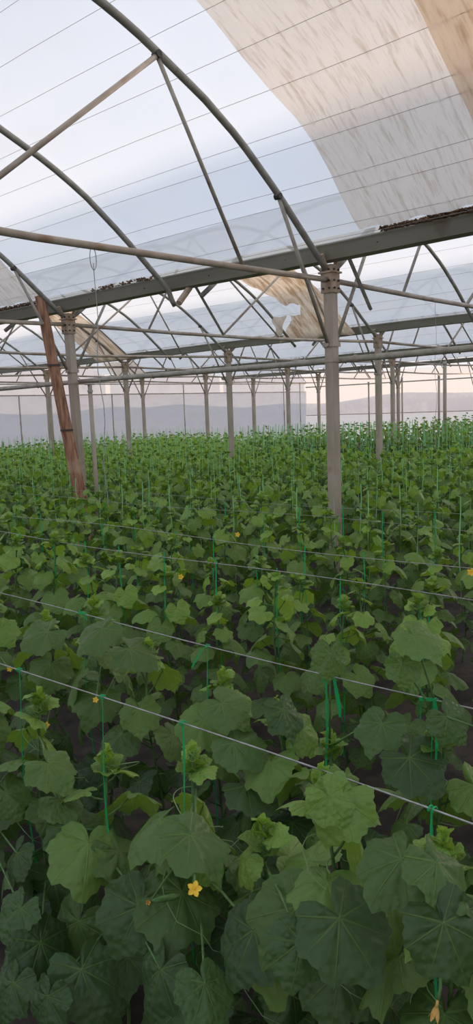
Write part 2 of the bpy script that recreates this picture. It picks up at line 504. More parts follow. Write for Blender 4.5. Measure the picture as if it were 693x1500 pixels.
# bolts on the near gutter's visible flank and leaf litter caught behind its lip
for y in np.arange(0.6, 12, 1.03):
    MB().tube([(6.2 - .088, y, 3.222), (6.2 - .103, y, 3.226)], 0.011, 6).build('bolt', M['bolt'], gut[0])
rnd = random.Random(9)
def litter(y0, y1, nn, name, label, grp):
    d = MB()
    for i in range(nn):
        y = rnd.uniform(y0, y1)
        p = Vector((6.2 - rnd.uniform(.10, .145), y, 3.297 + rnd.uniform(-.004, .034)))
        q = p + Vector((rnd.uniform(-.03, .03), rnd.uniform(-.05, .05), rnd.uniform(-.008, .014)))
        d.tube([p, (p + q) / 2 + Vector((0, 0, .006)), q], [.006, .011, .003], 4)
    o = d.build(name, M['debris'])
    tag(o, label, 'debris', grp, 'stuff')
litter(2.3, 3.65, 420, 'leaf_litter', 'brown plant litter caught between the dirty sheet and the near gutter', 'litter on the gutter lip')
litter(2.75, 3.2, 260, 'leaf_litter', 'thick brown clump of litter on the near gutter where the dirty sheet folds', 'litter on the gutter lip')
litter(8.7, 10.1, 260, 'leaf_litter', 'brown litter on the near gutter behind the wooden prop', 'litter on the gutter lip')
litter(6.6, 7.7, 120, 'leaf_litter', 'brown litter on the near gutter between wooden prop and tube stub', 'litter on the gutter lip')

# ------------------------------------------------------------------ posts
G1 = {0: 0.2, 1: 4.27, 2: 8.4, 3: 12.3, 4: 16.0, 5: 19.7}
G2 = {0: 0.1, 1: 4.0, 2: 7.85, 3: 11.72, 4: 15.28, 5: 18.72, 6: 22.3}
G3 = {1: 3.8, 2: 7.5, 3: 11.3, 4: 15.06, 5: 18.65, 6: 21.96}
G4 = {2: 7.3, 3: 11.1, 4: 14.91, 5: 18.6, 6: 22.09}

def square_post(x, y, label, grp, lean=(0, 0), w=0.05, detail=True):
    root = empty('square_post', (x, y, 0))
    tag(root, label, 'post', grp)
    lx, ly = lean
    def P(z): return (lx * (z - 3.0), ly * (z - 3.0))
    s = MB()
    zs = [-0.05, 0.8, 1.6, 2.4, 3.12]
    c = 0.007
    ring = [(-w, -w + c), (-w + c, -w), (w - c, -w), (w, -w + c), (w, w - c), (w - c, w), (-w + c, w), (-w, w - c)]
    for z in zs:
        ox, oy = P(z)
        for (a, b) in ring: s.v.append((a + ox, b + oy, z))
    for i in range(len(zs) - 1):
        for j in range(8):
            j2 = (j + 1) % 8
            s.f.append((i * 8 + j, i * 8 + j2, (i + 1) * 8 + j2, (i + 1) * 8 + j))
    s.f.append(tuple(range(7, -1, -1))); s.f.append(tuple(len(zs) * 8 - 8 + j for j in range(8)))
    s.build('shaft', M['post'], root)
    # cap bracket: two flange plates with bolts and V arms that cradle the gutter
    b = MB()
    e = w + 0.012
    b.box((-e, -e - .004, 2.86), (e, -e + .006, 3.10)); b.box((-e, e - .006, 2.86), (e, e + .004, 3.10))
    b.box((-e - .004, -e, 2.86), (-e + .006, e, 3.10)); b.box((e - .006, -e, 2.86), (e + .004, e, 3.10))
    b.box((-e - .02, -e - .02, 3.04), (e + .02, e + .02, 3.055))
    b.tube([(-.03, 0, 3.03), (-.10, 0, 3.12), (-.14, 0, 3.20)], .03, 8)
    b.tube([(.03, 0, 3.03), (.10, 0, 3.12), (.14, 0, 3.20)], .03, 8)
    br = b.build('cap_bracket', M['rust'], root)
    if detail:
        for z in (2.9, 2.97, 3.07):
            for a in (-.035, .035):
                bb = MB(); bb.tube([(a, -e - .004, z), (a, -e - .018, z)], .010, 6); bb.build('bolt', M['bolt'], br)
                bb = MB(); bb.tube([(-e - .004, a, z), (-e - .018, a, z)], .010, 6); bb.build('bolt', M['bolt'], br)
    k = MB()
    ox, oy = P(2.38)
    k.box((ox - w - .012, oy - w - .012, 2.36), (ox + w + .012, oy + w + .012, 2.405))
    k.tube([(ox - w - .01, oy, 2.38), (ox - w - .03, oy, 2.38)], .02, 6)
    k.tube([(ox + w + .01, oy, 2.38), (ox + w + .03, oy, 2.38)], .02, 6)
    k.build('brace_collar', M['post'], root)
    if detail:
        k = MB(); ox, oy = P(2.24)
        k.box((ox - w - .006, oy - w - .006, 2.215), (ox + w + .006, oy + w + .006, 2.235))
        k.build('pipe_strap', M['post'], root)
    return root
square_post(6.2, 4.27, 'large square steel post with rusty cap bracket, nearest and right of centre', 'posts under the nearest gutter')
square_post(6.2, 8.4, 'square steel post standing beside the leaning wooden prop', 'posts under the nearest gutter', lean=(0.0, 0.03))
D2 = {2: 'tall post under the second gutter, seen right of the large square post',
      3: 'post under the second gutter, midway between wooden prop and large square post',
      4: 'post under the second gutter, next right of the leaning wooden prop',
      5: 'post under the second gutter, seen left of the leaning wooden prop'}
for k in (2, 3, 4, 5): square_post(12.95, G2[k], D2[k], 'posts under the second gutter', detail=False)
D3 = {3: 'post under the third gutter, rightmost of its row and beside the tall second-row post',
      4: 'post under the third gutter, first left of the large square post',
      5: 'post under the third gutter, third from its right end',
      6: 'post under the third gutter, leftmost of its row'}
for k in (3, 4, 5, 6): square_post(19.4, G3[k], D3[k], 'posts under the third gutter', detail=False)
D4 = {4: 'thin post under the farthest gutter, rightmost of its row',
      5: 'thin post under the farthest gutter, just left of the large square post',
      6: 'thin post under the farthest gutter, leftmost of its row'}
for k in (4, 5, 6): square_post(26.0, G4[k], D4[k], 'posts under the farthest gutter', detail=False)
# round extra props with clamps
def round_post(x, y, z, r, name, label, mat='post', clamp=True):
    root = empty(name, (x, y, 0))
    tag(root, label, 'post')
    MB().tube([(0, 0, -0.05), (0.004, 0, z * .5), (0, 0, z)], r, 12).build('shaft', M[mat], root, True)
    if clamp:
        c = MB(); c.tube([(0, 0, z - .10), (0, 0, z - .07)], r * 1.3, 12)
        c.box((-.06, -.025, z - .005), (.06, .025, z + .012)); c.build('clamp', M['wire'], root)
    return root
round_post(6.2, 8.03, 2.19, .028, 'round_prop', 'round grey tube prop beside the square post, holding up the long pipe')
round_post(21.9, 10.95, 3.02, .055, 'tall_prop', 'pale topped thick post at the far right, under the roof truss', 'post')
q = atX(643, 550, 26.0)
round_post(26.0, q.y, 2.75, .04, 'thin_prop', 'thin prop just left of the pale topped thick post', 'post')
q = atX(540, 560, 26.0)
round_post(26.0, q.y, 2.66, .03, 'thin_prop', 'thin prop standing right behind the large square post, by the side wall', 'post')
q = atX(589, 556, 26.0)
round_post(26.0, q.y, 2.75, .03, 'thin_prop', 'thin prop close beside the rightmost post of the farthest gutter', 'post')

# leaning timber prop
wp = MB()
t0 = Vector((6.02, 8.22, 0.0)); t1 = Vector((6.0, 8.72, 3.45))
bx = atX(112, 700, 6.0); tx = atX(58, 433, 5.83)
drn = (tx - bx).normalized()
base = bx - drn * (bx.z / drn.z)
rnd = random.Random(3)
ring = 10
pts = [base + (tx - base) * (i / 14) for i in range(15)]
pts[0] = pts[0] - drn * .05
for i, p in enumerate(pts):
    ww = .082 - .022 * i / 14
    for j in range(ring):
        a = 2 * math.pi * j / ring
        ca, sa = math.cos(a), math.sin(a)
        k = ww / max(abs(ca), abs(sa)) ** .75 * (1 + rnd.uniform(-.05, .05)) * .92
        wp.v.append((p.x + ca * k, p.y + sa * k, p.z + (rnd.uniform(-.02, .02) if i == 14 else 0)))
for i in range(14):
    for j in range(ring):
        j2 = (j + 1) % ring
        wp.f.append((i * ring + j, i * ring + j2, (i + 1) * ring + j2, (i + 1) * ring + j))
wp.f.append(tuple(range(ring - 1, -1, -1))); wp.f.append(tuple(14 * ring + j for j in range(ring)))
wood = wp.build('wooden_prop', M['wood'])
tag(wood, 'leaning reddish brown timber prop reaching up to the roof arch', 'post')
bk = MB()
for z in (1.62, 2.45):
    p = base + drn * (z / drn.z)
    bk.tube([p + Vector((0, 0, -.012)), p + Vector((0, 0, .012))], .083, 10, caps=False)
bk.build('wire_binding', M['bolt'], wood)

# ------------------------------------------------------------------ trusses and arches
def arch_pts(b, ya, yb, dz=0.0, d0=-3.25, d1=3.25, n=30):
    a, c = BAYS[b]
    out = []
    for i in range(n + 1):
        d = d0 + (d1 - d0) * i / n
        X = (a + c) / 2 + d * (c - a) / 6.5
        out.append((X, ya + (yb - ya) * (X - a) / (c - a), arch_z(b, X) + dz))
    return out
def smooth_z():
    pass
def truss(b, ya, yb, label, grp, skip=(), r=.03):
    a, c = BAYS[b]
    def Y(x): return ya + (yb - ya) * (x - a) / (c - a)
    s = (c - a) / 6.5; mid = (a + c) / 2
    def pt(d, z): X = mid + d * s; return Vector((X, Y(X), z))
    root = empty('roof_truss', (a, ya, 3.0))
    root.matrix_world = Matrix.Translation((a, ya, 3.0))
    tag(root, label, 'truss', grp)
    off = Vector((a, ya, 3.0))
    def put(name, mat, pts, rr, n=12, lab=None):
        o = MB().tube([Vector(p) - off for p in pts], rr, n).build(name, M[mat], root, True)
        if lab: o['label'] = lab
        return o
    ap = arch_pts(b, ya, yb, 0.0, -3.22, 3.22, 40)
    put('arch', 'dark_steel', ap, r)
    put('chord', 'rust_tube', [pt(-3.19, 2.98), pt(-1.5, 2.945), pt(0, 2.93), pt(1.5, 2.95), pt(3.19, 2.98)], .026)
    zs = 4.345
    if 'bl' not in skip: put('brace', 'rust_tube', [pt(1.13, zs), pt(-0.62, 2.95)], .019, 8, 'rust coloured brace')
    if 'br' not in skip: put('brace', 'steel', [pt(-1.13, zs), pt(0.62, 2.95)], .015, 8)
    put('strut', 'steel', [pt(1.13, zs), pt(2.0, 2.965)], .016, 8)
    put('strut', 'steel', [pt(-1.13, zs), pt(-2.0, 2.965)], .016, 8)
    put('knee_brace', 'steel', [pt(2.49, 3.615), pt(3.19, 2.39)], .018, 8)
    put('knee_brace', 'steel', [pt(-2.49, 3.615), pt(-3.19, 2.39)], .018, 8)
    # lugs where the web bars meet the arch
    for dd, z in ((1.13, 4.36), (-1.13, 4.36), (2.49, 3.62), (-2.49, 3.62)):
        p = pt(dd, z) - off
        MB().tube([p + Vector((0, -.03, -.01)), p + Vector((0, .03, -.01))], .028, 8).build('lug', M['bolt'], root)
    return root
ORD = {1: 'nearest', 2: 'second', 3: 'third', 4: 'fourth', 5: 'fifth', 6: 'sixth'}
BN = {1: 'nearest roof bay', 2: 'second roof bay', 3: 'third roof bay', 4: 'fourth roof bay', 5: 'farthest roof bay'}
truss(1, 4.27, 4.27, 'big tubular truss overhead, its arch landing on the large square post', 'trusses of the nearest roof bay', skip=('br',))
truss(1, 8.4, 8.4, 'tubular truss whose arch lands on the post beside the wooden prop', 'trusses of the nearest roof bay')
idx = {2: [(1, 4.27, 4.05), (2, 8.4, 7.85), (3, 12.3, 11.72), (4, 16.0, 15.28), (5, 19.7, 18.72)],
       3: [(2, 7.85, 7.5), (3, 11.72, 11.3), (4, 15.28, 15.06), (5, 18.72, 18.65), (6, 22.3, 21.96)],
       4: [(3, 11.3, 11.1), (4, 15.06, 14.91), (5, 18.65, 18.6), (6, 21.96, 22.09)],
       5: [(4, 14.91, 14.8), (5, 18.6, 18.5), (6, 22.09, 22.0)]}
TL = {(2, 1): 'truss of the second roof bay, starting behind the large square post',
      (2, 2): 'truss of the second roof bay, running from the post beside the wooden prop',
      (2, 3): 'third truss along the second roof bay, beyond the torn dirty sheet',
      (2, 4): 'fourth truss along the second roof bay, landing left of the picture centre',
      (2, 5): 'last truss along the second roof bay, at the left picture edge'}
for b, lst in idx.items():
    for j, (k, ya, yb) in enumerate(lst):
        lab = TL.get((b, k), '%s truss from the right along the %s' % (['first', 'second', 'third', 'fourth', 'fifth'][j], BN[b]))
        truss(b, ya, yb, lab, 'trusses of the ' + BN[b], r=.028)
def mid_arch(b, ya, yb, label, grp, d1=3.22):
    o = MB().tube(arch_pts(b, ya, yb, 0.0, -3.22, d1, 40), .028, 12).build('roof_arch', M['dark_steel'], None, True)
    tag(o, label, 'arch', grp)
    return o
# the near bay's plain arch runs through the gutter side and ends in a stub below it
pp = arch_pts(1, 6.33, 6.33, 0.0, -3.22, 3.1, 36)
pp += [(6.10, 6.33, 3.03), (6.14, 6.33, 2.98)]
o = MB().tube(pp, .03, 12).build('roof_arch', M['dark_steel'], None, True)
tag(o, 'bare grey arch crossing behind the rusty brace and ending in a stub under the gutter', 'arch', 'plain arches of the nearest roof bay')
mid_arch(1, 10.4, 10.4, 'bare arch at the far left, beyond the wooden prop', 'plain arches of the nearest roof bay')
for b, lst in {2: [2.1, 6.0, 9.95, 13.7, 17.4], 3: [9.4, 13.3, 16.9, 20.4], 4: [12.9, 16.7, 20.3], 5: [16.6, 20.2]}.items():
    for j, y in enumerate(lst):
        mid_arch(b, y, y - .15, '%s plain arch from the right along the %s' % (['first', 'second', 'third', 'fourth', 'fifth'][j], BN[b]), 'plain arches of the ' + BN[b])

# long pipe along the near gutter line, lower down
o = MB().tube([(6.285, y, 2.24 + .006 * math.sin(y)) for y in np.linspace(-2, YB - .3, 27)], .03, 14).build('support_pipe', M['steel'], None, True)
tag(o, 'long grey pipe running level past the large square post below the gutter', 'pipe')
for y in (4.05, 2.6, 6.9, 9.3):
    MB().tube([(6.285, y, 2.24), (6.285, y + .02, 2.24)], .036, 12).build('coupling', M['rust_tube'], o, True)
o = MB().tube([(13.03, y, 2.72) for y in np.linspace(6, YB - .3, 9)], .022, 10).build('support_pipe', M['rust_tube'], None, True)
tag(o, 'thinner rusty pipe running level under the second gutter', 'pipe')
# rails and mullions of the far walls
o = MB().tube([(x, YB - .08, ZR + .006 * math.sin(x)) for x in np.linspace(6, 32.3, 20)], .02, 8).build('wall_rail', M['rust_tube'], None, True)
tag(o, 'thin rusty rail level along the end wall', 'rail')
o = MB().tube([(32.3, y, 2.8) for y in np.linspace(6, YB - .1, 9)], .028, 8).build('wall_rail', M['steel'], None, True)
tag(o, 'upper level rail along the far side wall', 'rail')
o = MB().tube([(32.3, y, 1.36) for y in np.linspace(6, YB - .1, 9)], .018, 8).build('wall_rail', M['steel'], None, True)
tag(o, 'low thin rail along the far side wall, just above the tall crop', 'rail')
o = MB().tube([(x, YB - .08, 2.98) for x in np.linspace(6, 32.3, 9)], .022, 8).build('wall_rail', M['rust_tube'], None, True)
tag(o, 'upper level rail along the end wall', 'rail')
for i, (x, z) in enumerate([(15.31, 2.56), (16.65, 2.56), (17.62, 2.56), (19.5, 2.6), (23.46, 3.0), (24.77, 3.0), (28.0, 3.0), (30.44, 3.0), (31.79, 3.0)]):
    nn = ['leftmost', 'second', 'third', 'fourth', 'fifth', 'sixth', 'seventh', 'eighth', 'ninth'][i]
    o = MB().tube([(x, YB - .1, -.05), (x, YB - .1, z)], .026, 8).build('wall_stud', M['steel'], None, True)
    tag(o, 'thin upright stud on the end wall, %s counting from the left' % nn, 'stud', 'studs of the end wall')

# loose bars and stub below the near gutter
def bar(name, p, q, r, mat, label, n=8, holes=False):
    p = Vector(p) + (Vector(p) - Vector(q)).normalized() * .07
    o = MB().tube([p, (p + Vector(q)) / 2, q], r, n).build(name, M[mat])
    tag(o, label, 'bar', 'loose bars under the near gutter')
    return o
p = atX(289, 424, 6.25); q = atX(327, 490, 6.9)
bar('loose_bar', p, q, .018, 'dark_steel', 'dark loose bar slanting down from the gutter left of the picture centre', 4)
p = atX(511, 377, 6.25); q = atX(543, 453, 6.85)
bar('loose_bar', p, q, .020, 'dark_steel', 'dark loose perforated bar hanging just right of the large square post', 4)
p = atX(274, 427, 6.14); q = atX(262, 444, 6.0)
o = bar('tube_stub', p, q, .034, 'rust', 'short rusty tube stub poking out below the gutter', 12)
o['category'] = 'tube'; del o['group']

# film-holding wires stretched along the roof
cnt = 0
RW = {1: [-1.2, -.6, .0, .35, .7, 1.05, 1.4, 1.75, 2.08, 2.2, 2.5, 2.62, 2.86, 2.96], 2: [.1, .7, 1.3, 1.75, 2.1, 2.25, 2.55, 2.7, 2.95], 3: [.6, 1.4, 2.1, 2.6, 2.95]}
for b, ds in RW.items():
    for d in ds:
        X = arch_x(b, abs(d), 1 if d >= 0 else -1)
        ys = np.linspace(-1.0, YB - .2, 45)
        wv = MB().tube([(X + .004 * math.sin(y * 2.3 + d * 7), y, arch_z(b, X) + .026 + .006 * math.sin(y * 1.5)) for y in ys], .0017, 4)
        o = wv.build('roof_wire', M['roof_wire'])
        tag(o, 'thin roof wire stretched under the film of the ' + BN[b], 'wire', 'roof wires of the ' + BN[b])

# ------------------------------------------------------------------ dirty film sheets
def sheet(b, d0, d1, y0f, y1f, mat, label, nu=36, nv=36, dz=0.03, hole=None, wr=.012, seed=0, name='plastic_sheet'):
    """old film lying on the arches of bay b; edges given as functions of d"""
    rnd = random.Random(seed)
    s = MB()
    for i in range(nu + 1):
        d = d0 + (d1 - d0) * i / nu
        X = arch_x(b, abs(d), 1 if d >= 0 else -1)
        ya, yb = y0f(d), y1f(d)
        for j in range(nv + 1):
            v = j / nv
            y = ya + (yb - ya) * v
            ripple = wr * math.sin(14 * y + 2.2 * d + 1.7 * math.sin(3 * d)) * min(1, abs(d) / 1.5) + wr * .5 * math.sin(31 * y - 3 * d)
            s.v.append((X, y, arch_z(b, X) + dz + ripple * .8))
    for i in range(nu):
        for j in range(nv):
            if hole and hole(i / nu, j / nv): continue
            s.f.append((i * (nv + 1) + j, i * (nv + 1) + j + 1, (i + 1) * (nv + 1) + j + 1, (i + 1) * (nv + 1) + j))
    o = s.build(name, M[mat], None, True)
    tag(o, label, 'sheet', 'old dirty film sheets')
    md = o.modifiers.new('thickness', 'SOLIDIFY'); md.thickness = 0.0015
    o.modifiers.remove(md)
    return o
sheet(1, -1.0, 2.935, lambda d: 1.2, lambda d: 3.72 + .02 * math.sin(d * 5), 'dirty', 'large dirty beige film sheet covering the upper right of the roof', 60, 60, .028)
sheet(1, -1.0, 2.93, lambda d: -.5, lambda d: 2.46 + .012 * math.sin(d * 7), 'dirtier', 'browner strip of old film overlapping the beige sheet at the right edge', 40, 40, .012, seed=2)
sheet(1, 2.1, 2.93, lambda d: 8.5 + .08 * math.sin(d * 8), lambda d: 12.0, 'dirty', 'greyish film sheet in the roof corner left of the wooden prop', 20, 40, .028, seed=3)
sheet(2, 1.3, 3.1, lambda d: float(np.interp(d, [1.3, 1.6, 2.33, 3.1], [8.6, 8.5, 8.33, 8.25])), lambda d: float(np.interp(d, [1.3, 1.55, 2.0, 2.4, 2.7, 3.1], [9.9, 9.8, 9.5, 9.25, 9.5, 10.1])) + .03 * math.sin(d * 23), 'torn', 'torn dirty film hanging under the second bay behind the gutter', 30, 20, .015,
      hole=lambda u, v: (u - .62) ** 2 / .006 + (v - .88) ** 2 / .03 < 1, wr=.02, seed=4)
sheet(2, 1.4, 3.1, lambda d: 14.9, lambda d: 16.2, 'torn', 'brown film strip in the second bay behind the post beside the wooden prop', 24, 16, .015, wr=.015, seed=5)
sheet(3, 2.4, 3.1, lambda d: 21.4, lambda d: 23.2, 'dirtier', 'small stained film strip far off, above the leftmost third-gutter post', 12, 12, .015, wr=.015, seed=6)
# torn flap dangling below the torn sheet
fl = MB()
pa = atX(413, 457, 12.2) - Vector((.05, 0, .08))
for i in range(9):
    t = i / 8
    wd = .16 * (1 - .6 * t) + .03 * math.sin(t * 9)
    fl.v.append((pa.x - .04 * math.sin(t * 7), pa.y - wd + .1 * t, pa.z - .42 * t))
    fl.v.append((pa.x + .04 * math.sin(t * 5), pa.y + .1 * t, pa.z - .42 * t - .02))
    fl.v.append((pa.x - .05 * math.sin(t * 6), pa.y + wd + .1 * t, pa.z - .40 * t))
for i in range(8):
    for k in range(2):
        fl.f.append((i * 3 + k, i * 3 + k + 1, i * 3 + 4 + k, i * 3 + 3 + k))
o = fl.build('film_scrap', M['dirtier'], None, True)
tag(o, 'ragged scrap of dirty film dangling below the torn sheet', 'film')

# ------------------------------------------------------------------ hanging wires
def hang(x, y0, z0, z1, label, loop=True, r=.003):
    root = empty('hanging_wire', (x, y0, z0)); tag(root, label, 'wire')
    rnd = random.Random(int(x * 100))
    pts = [(.012 * math.sin(i * .9), .01 * math.sin(i * 1.3), -(z0 - z1) * i / 14) for i in range(15)]
    MB().tube(pts, r, 5).build('strand', M['wire'], root)
    if loop:
        MB().tube([(.035 * math.sin(2 * math.pi * i / 20), .035 * math.sin(2 * math.pi * i / 20) * .3, .03 + .075 * math.cos(2 * math.pi * i / 20)) for i in range(21)], r, 5).build('hook_loop', M['wire'], root)
    return root
p = atY(136, 372, 4.27)
hang(p.x, 4.27, p.z - .06, 1.15, 'thin wire with a hooked loop hanging from the big overhead truss')
p = atY(638, 437, 4.15)
hang(p.x, 4.15, p.z, 1.15, 'thin straight wire hanging right of the large square post', False, .002)
p = atX(388, 545, 12.95)

# ------------------------------------------------------------------ trellis wires
ROWS = [1.2, 1.71, 2.69, 3.21, 4.19, 4.71, 5.62, 6.42, 7.19, 7.71, 8.69, 9.21, 10.19, 10.71, 11.69, 12.21, 13.3, 13.75, 14.5]
RN = ['front', 'second', 'third', 'fourth', 'fifth', 'sixth', 'seventh', 'eighth', 'ninth', 'tenth', 'eleventh', 'twelfth', 'thirteenth',
      'fourteenth', 'fifteenth', 'sixteenth', 'seventeenth', 'eighteenth', 'nineteenth']
WZ = 1.05
def wire_x(r, y):
    return ROWS[r] + (.012 * math.sin(y * 1.1 + r) if r else .012 * math.sin(y * .9))
for r in range(6):
    ys = np.linspace(-1.0, 23.0, 120)
    pts = [(wire_x(r, y), y, WZ + .010 * math.sin(y * 2.0 + r * 2)) for y in ys]
    o = MB().tube(pts, .0020 if r < 4 else .0013, 5).build('trellis_wire', M['wire'])
    tag(o, 'pale trellis wire stretched over the %s row of cucumber plants' % RN[r], 'wire', 'trellis wires')

# ------------------------------------------------------------------ cucumber plants
OUT = [(0, 1.0), (7, .94), (16, .84), (26, .77), (36, .79), (45, .85), (51, .83), (60, .75), (72, .69), (82, .71), (91, .74), (100, .68), (112, .61), (124, .60), (135, .63), (146, .57), (156, .47), (166, .30), (174, .13), (180, .05)]
OA = [a for a, _ in OUT]; OR = [r for _, r in OUT]
def leaf(B, origin, tdir, nrm, size, nseg, fr, rnd, youth, cup=0.22, fold=0.1):
    """append one cucumber leaf to the builder dict B"""
    t = Vector(tdir).normalized()
    n = (Vector(nrm) - t * Vector(nrm).dot(t)).normalized()
    s = t.cross(n)
    ph = rnd.uniform(0, 6.28); wob = rnd.uniform(.03, .10); asym = rnd.uniform(.9, 1.1)
    cr = rnd.random()
    b = len(B['v'])
    ox, oy, oz = origin
    tx, ty, tz = t; nx, ny_, nz_ = n; sx, sy, sz = s
    def put(x, y, z):
        px, py, pz = x * size, y * size, z * size
        B['v'].append((ox + sx * px + tx * py + nx * pz, oy + sy * px + ty * py + ny_ * pz, oz + sz * px + tz * py + nz_ * pz))
        B['uv'].append((x, y)); B['c'].append((cr, youth, 0, 1))
    put(0, 0, 0)
    for f in fr:
        for k in range(nseg):
            a = -180 + 360 * (k + .5) / nseg
            r = float(np.interp(abs(a), OA, OR)) * (asym if a > 0 else 1)
            if f == 1.0 and nseg >= 20: r *= 1 + (.03 if k % 2 else -.025)
            if f < 1: r = r * (1 - f) * 1.0 + r * f
            ar = math.radians(a)
            x, y = r * f * math.sin(ar), r * f * math.cos(ar)
            rr = r * f
            z = -cup * rr * rr - fold * abs(x) * .5 + wob * math.sin(5 * ar + ph) * f * f + .045 * math.cos(ar * 8.57) * f * (1.08 - f) * -1.6 * min(1, nseg / 40)
            z -= .14 * max(0, y - .35) ** 2 * 2
            put(x, y, z)
    for k in range(nseg - 1):
        B['f'].append((b, b + 1 + k, b + 2 + k))
    for q in range(len(fr) - 1):
        o1 = b + 1 + q * nseg; o2 = o1 + nseg
        for k in range(nseg - 1):
            B['f'].append((o1 + k, o2 + k, o2 + k + 1, o1 + k + 1))

def newB(): return {'v': [], 'f': [], 'uv': [], 'c': []}
def leaf_mesh(B, name):
    me = bpy.data.meshes.new(name)
    me.from_pydata(B['v'], [], B['f'])
    me.materials.append(M['leaf'])
    me.polygons.foreach_set('use_smooth', [True] * len(me.polygons))
    uvl = me.uv_layers.new(name='blade')
    li = np.empty(len(me.loops), dtype=np.int32); me.loops.foreach_get('vertex_index', li)
    uvl.data.foreach_set('uv', np.array(B['uv'], dtype=np.float32)[li].ravel())
    ca = me.color_attributes.new('leaf', 'FLOAT_COLOR', 'POINT')
    ca.data.foreach_set('color', np.array(B['c'], dtype=np.float32).ravel())
    me.update()
    return me
def link(name, me, parent):
    o = bpy.data.objects.new(name, me); COL.objects.link(o); o.parent = parent
    return o

RES = {'hi': (48, (.22, .5, .78, 1.0)), 'mid': (28, (.4, .75, 1.0)), 'lo': (12, (.55, 1.0))}
def plant_geo(seed, H, res, nleaf=None, spread=1.0, lsize=.128, step=.054, extra=(), keep=None, bias=0.0):
    """returns builders: leaves, stem, tip, tendrils ; local frame, base at origin"""
    rnd = random.Random(seed)
    nseg, fr = RES[res]
    LB, TB = newB(), newB()
    st, td = MB(), []
    ph = rnd.uniform(0, 6.28)
    def sp_(z): return Vector((.016 * math.sin(z * 7 + ph), .016 * math.cos(z * 6 + ph * 1.3), z))
    if res != 'lo':
        st.tube([sp_(z) for z in np.linspace(-.03, H - .02, 14)], list(np.linspace(.0065, .0035, 14)), 6)
    else:
        st.tube([sp_(z) for z in np.linspace(0.1, H - .02, 4)], .006, 3, caps=False)
    nn = nleaf or int(H / step)
    az = rnd.uniform(0, 6.28)
    for i in range(nn):
        u = (i + .6) / nn                       # 0 base .. 1 top
        z = .10 + (H - .14) * u
        az += math.radians(rnd.uniform(125, 160))
        g = min(1.0, (1 - u) * 2.7 + .20)        # size profile: small at the top
        size = lsize * g * rnd.uniform(.82, 1.12)
        pl = (.12 * spread * g ** .8) * rnd.uniform(.75, 1.25)
        e = math.radians(rnd.uniform(15, 55) if u < .85 else rnd.uniform(45, 75))
        od = Vector((math.cos(az), math.sin(az), 0))
        nd = sp_(z)
        pe = nd + od * pl * math.cos(e) + Vector((0, 0, pl * math.sin(e)))
        dp = math.radians(rnd.uniform(5, 62) if u < .85 else rnd.uniform(-35, 25))
        az2 = az + rnd.uniform(-.45, .45)
        o2 = Vector((math.cos(az2), math.sin(az2), 0))
        tdv = o2 * math.cos(dp) - Vector((0, 0, math.sin(dp)))
        nv = o2 * math.sin(dp) + Vector((0, 0, math.cos(dp)))
        nv += tdv.cross(nv) * rnd.uniform(-.65, .65)
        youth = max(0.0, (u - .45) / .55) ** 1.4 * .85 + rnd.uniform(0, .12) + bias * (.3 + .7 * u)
        if keep and not keep(pe, tdv, size): continue
        leaf(LB, pe, tdv, nv, size, nseg, fr, rnd, min(1, youth), cup=rnd.uniform(.08, .5), fold=rnd.uniform(-.25, .55))
        if res != 'lo':
            st.tube([nd, nd + (pe - nd) * .5 + Vector((0, 0, -.006)), pe], [.0032, .0028, .0024], 5)
        if res == 'hi' and rnd.random() < .22:
            a0 = rnd.uniform(0, 6.28); ln = rnd.uniform(.08, .2)
            pts = []
            for k in range(15):
                w_ = k / 14
                curl = w_ ** 2 * rnd.uniform(3.5, 4.0)
                pts.append(nd + Vector((math.cos(a0 + curl * .6), math.sin(a0 + curl * .6), .25 - 1.1 * w_ * w_)) * ln * w_)
            one = MB(); one.tube(pts, list(np.linspace(.0016, .0008, 15)), 4); td.append(one)
    for (org, tdv, nv, size, youth) in extra:
        leaf(LB, org, tdv, nv, size, nseg, fr, rnd, youth, cup=rnd.uniform(.05, .3), fold=rnd.uniform(.05, .55))
        zz = min(max(.15, org.z - .05), H - .05)
        nd = sp_(zz)
        st.tube([nd, nd.lerp(org, .5) + Vector((0, 0, .012)), org], [.0034, .003, .0026], 6)
    # growing tip: upright folded leaflets and buds
    top = sp_(H - .03)
    for k in range(9 if res == 'hi' else (6 if res == 'mid' else 3)):
        a = k * 2.4 + ph
        u = k / 8
        tilt = 1.25 - 1.0 * u + rnd.uniform(-.15, .15)
        od = Vector((math.cos(a), math.sin(a), 0))
        tdv = od * math.sin(tilt) + Vector((0, 0, math.cos(tilt)))
        nv = -od * math.cos(tilt) + Vector((0, 0, math.sin(tilt)))
        pb = top + Vector((0, 0, -.05 + .075 * u)) + od * .016 * (1 - u)
        leaf(TB, pb, tdv, nv, (.052 - .034 * u) * rnd.uniform(.8, 1.15) * (1 if res != 'lo' else 1.2), max(10, nseg // 2), (.6, 1.0), rnd, .45 + .5 * u, cup=rnd.uniform(-.1, .25), fold=-rnd.uniform(.5, 1.3))
    return LB, st, TB, td

def flower_geo(kind='open'):
    f = MB()
    for k in range(5):
        a = 2 * math.pi * k / 5
        c, s_ = math.cos(a), math.sin(a)
        if kind == 'open':
            prof = [(0, .004, 0), (.010, .010, .003), (.020, .009, .004), (.028, .0015, .002)]
        else:
            prof = [(0, .003, 0), (.006, .006, .012), (.010, .005, .024), (.014, .001, .034)]
        b = len(f.v)
        for (r, wd, z) in prof:
            for sgn in (-1, 0, 1):
                f.v.append((c * r - s_ * wd * sgn, s_ * r + c * wd * sgn, z + (.002 if sgn else 0)))
        for i in range(3):
            for j in range(2):
                f.f.append((b + i * 3 + j, b + i * 3 + j + 1, b + i * 3 + 4 + j, b + i * 3 + 3 + j))
    f.tube([(0, 0, -.012), (0, 0, .008)], [.003, .004], 6)
    return f

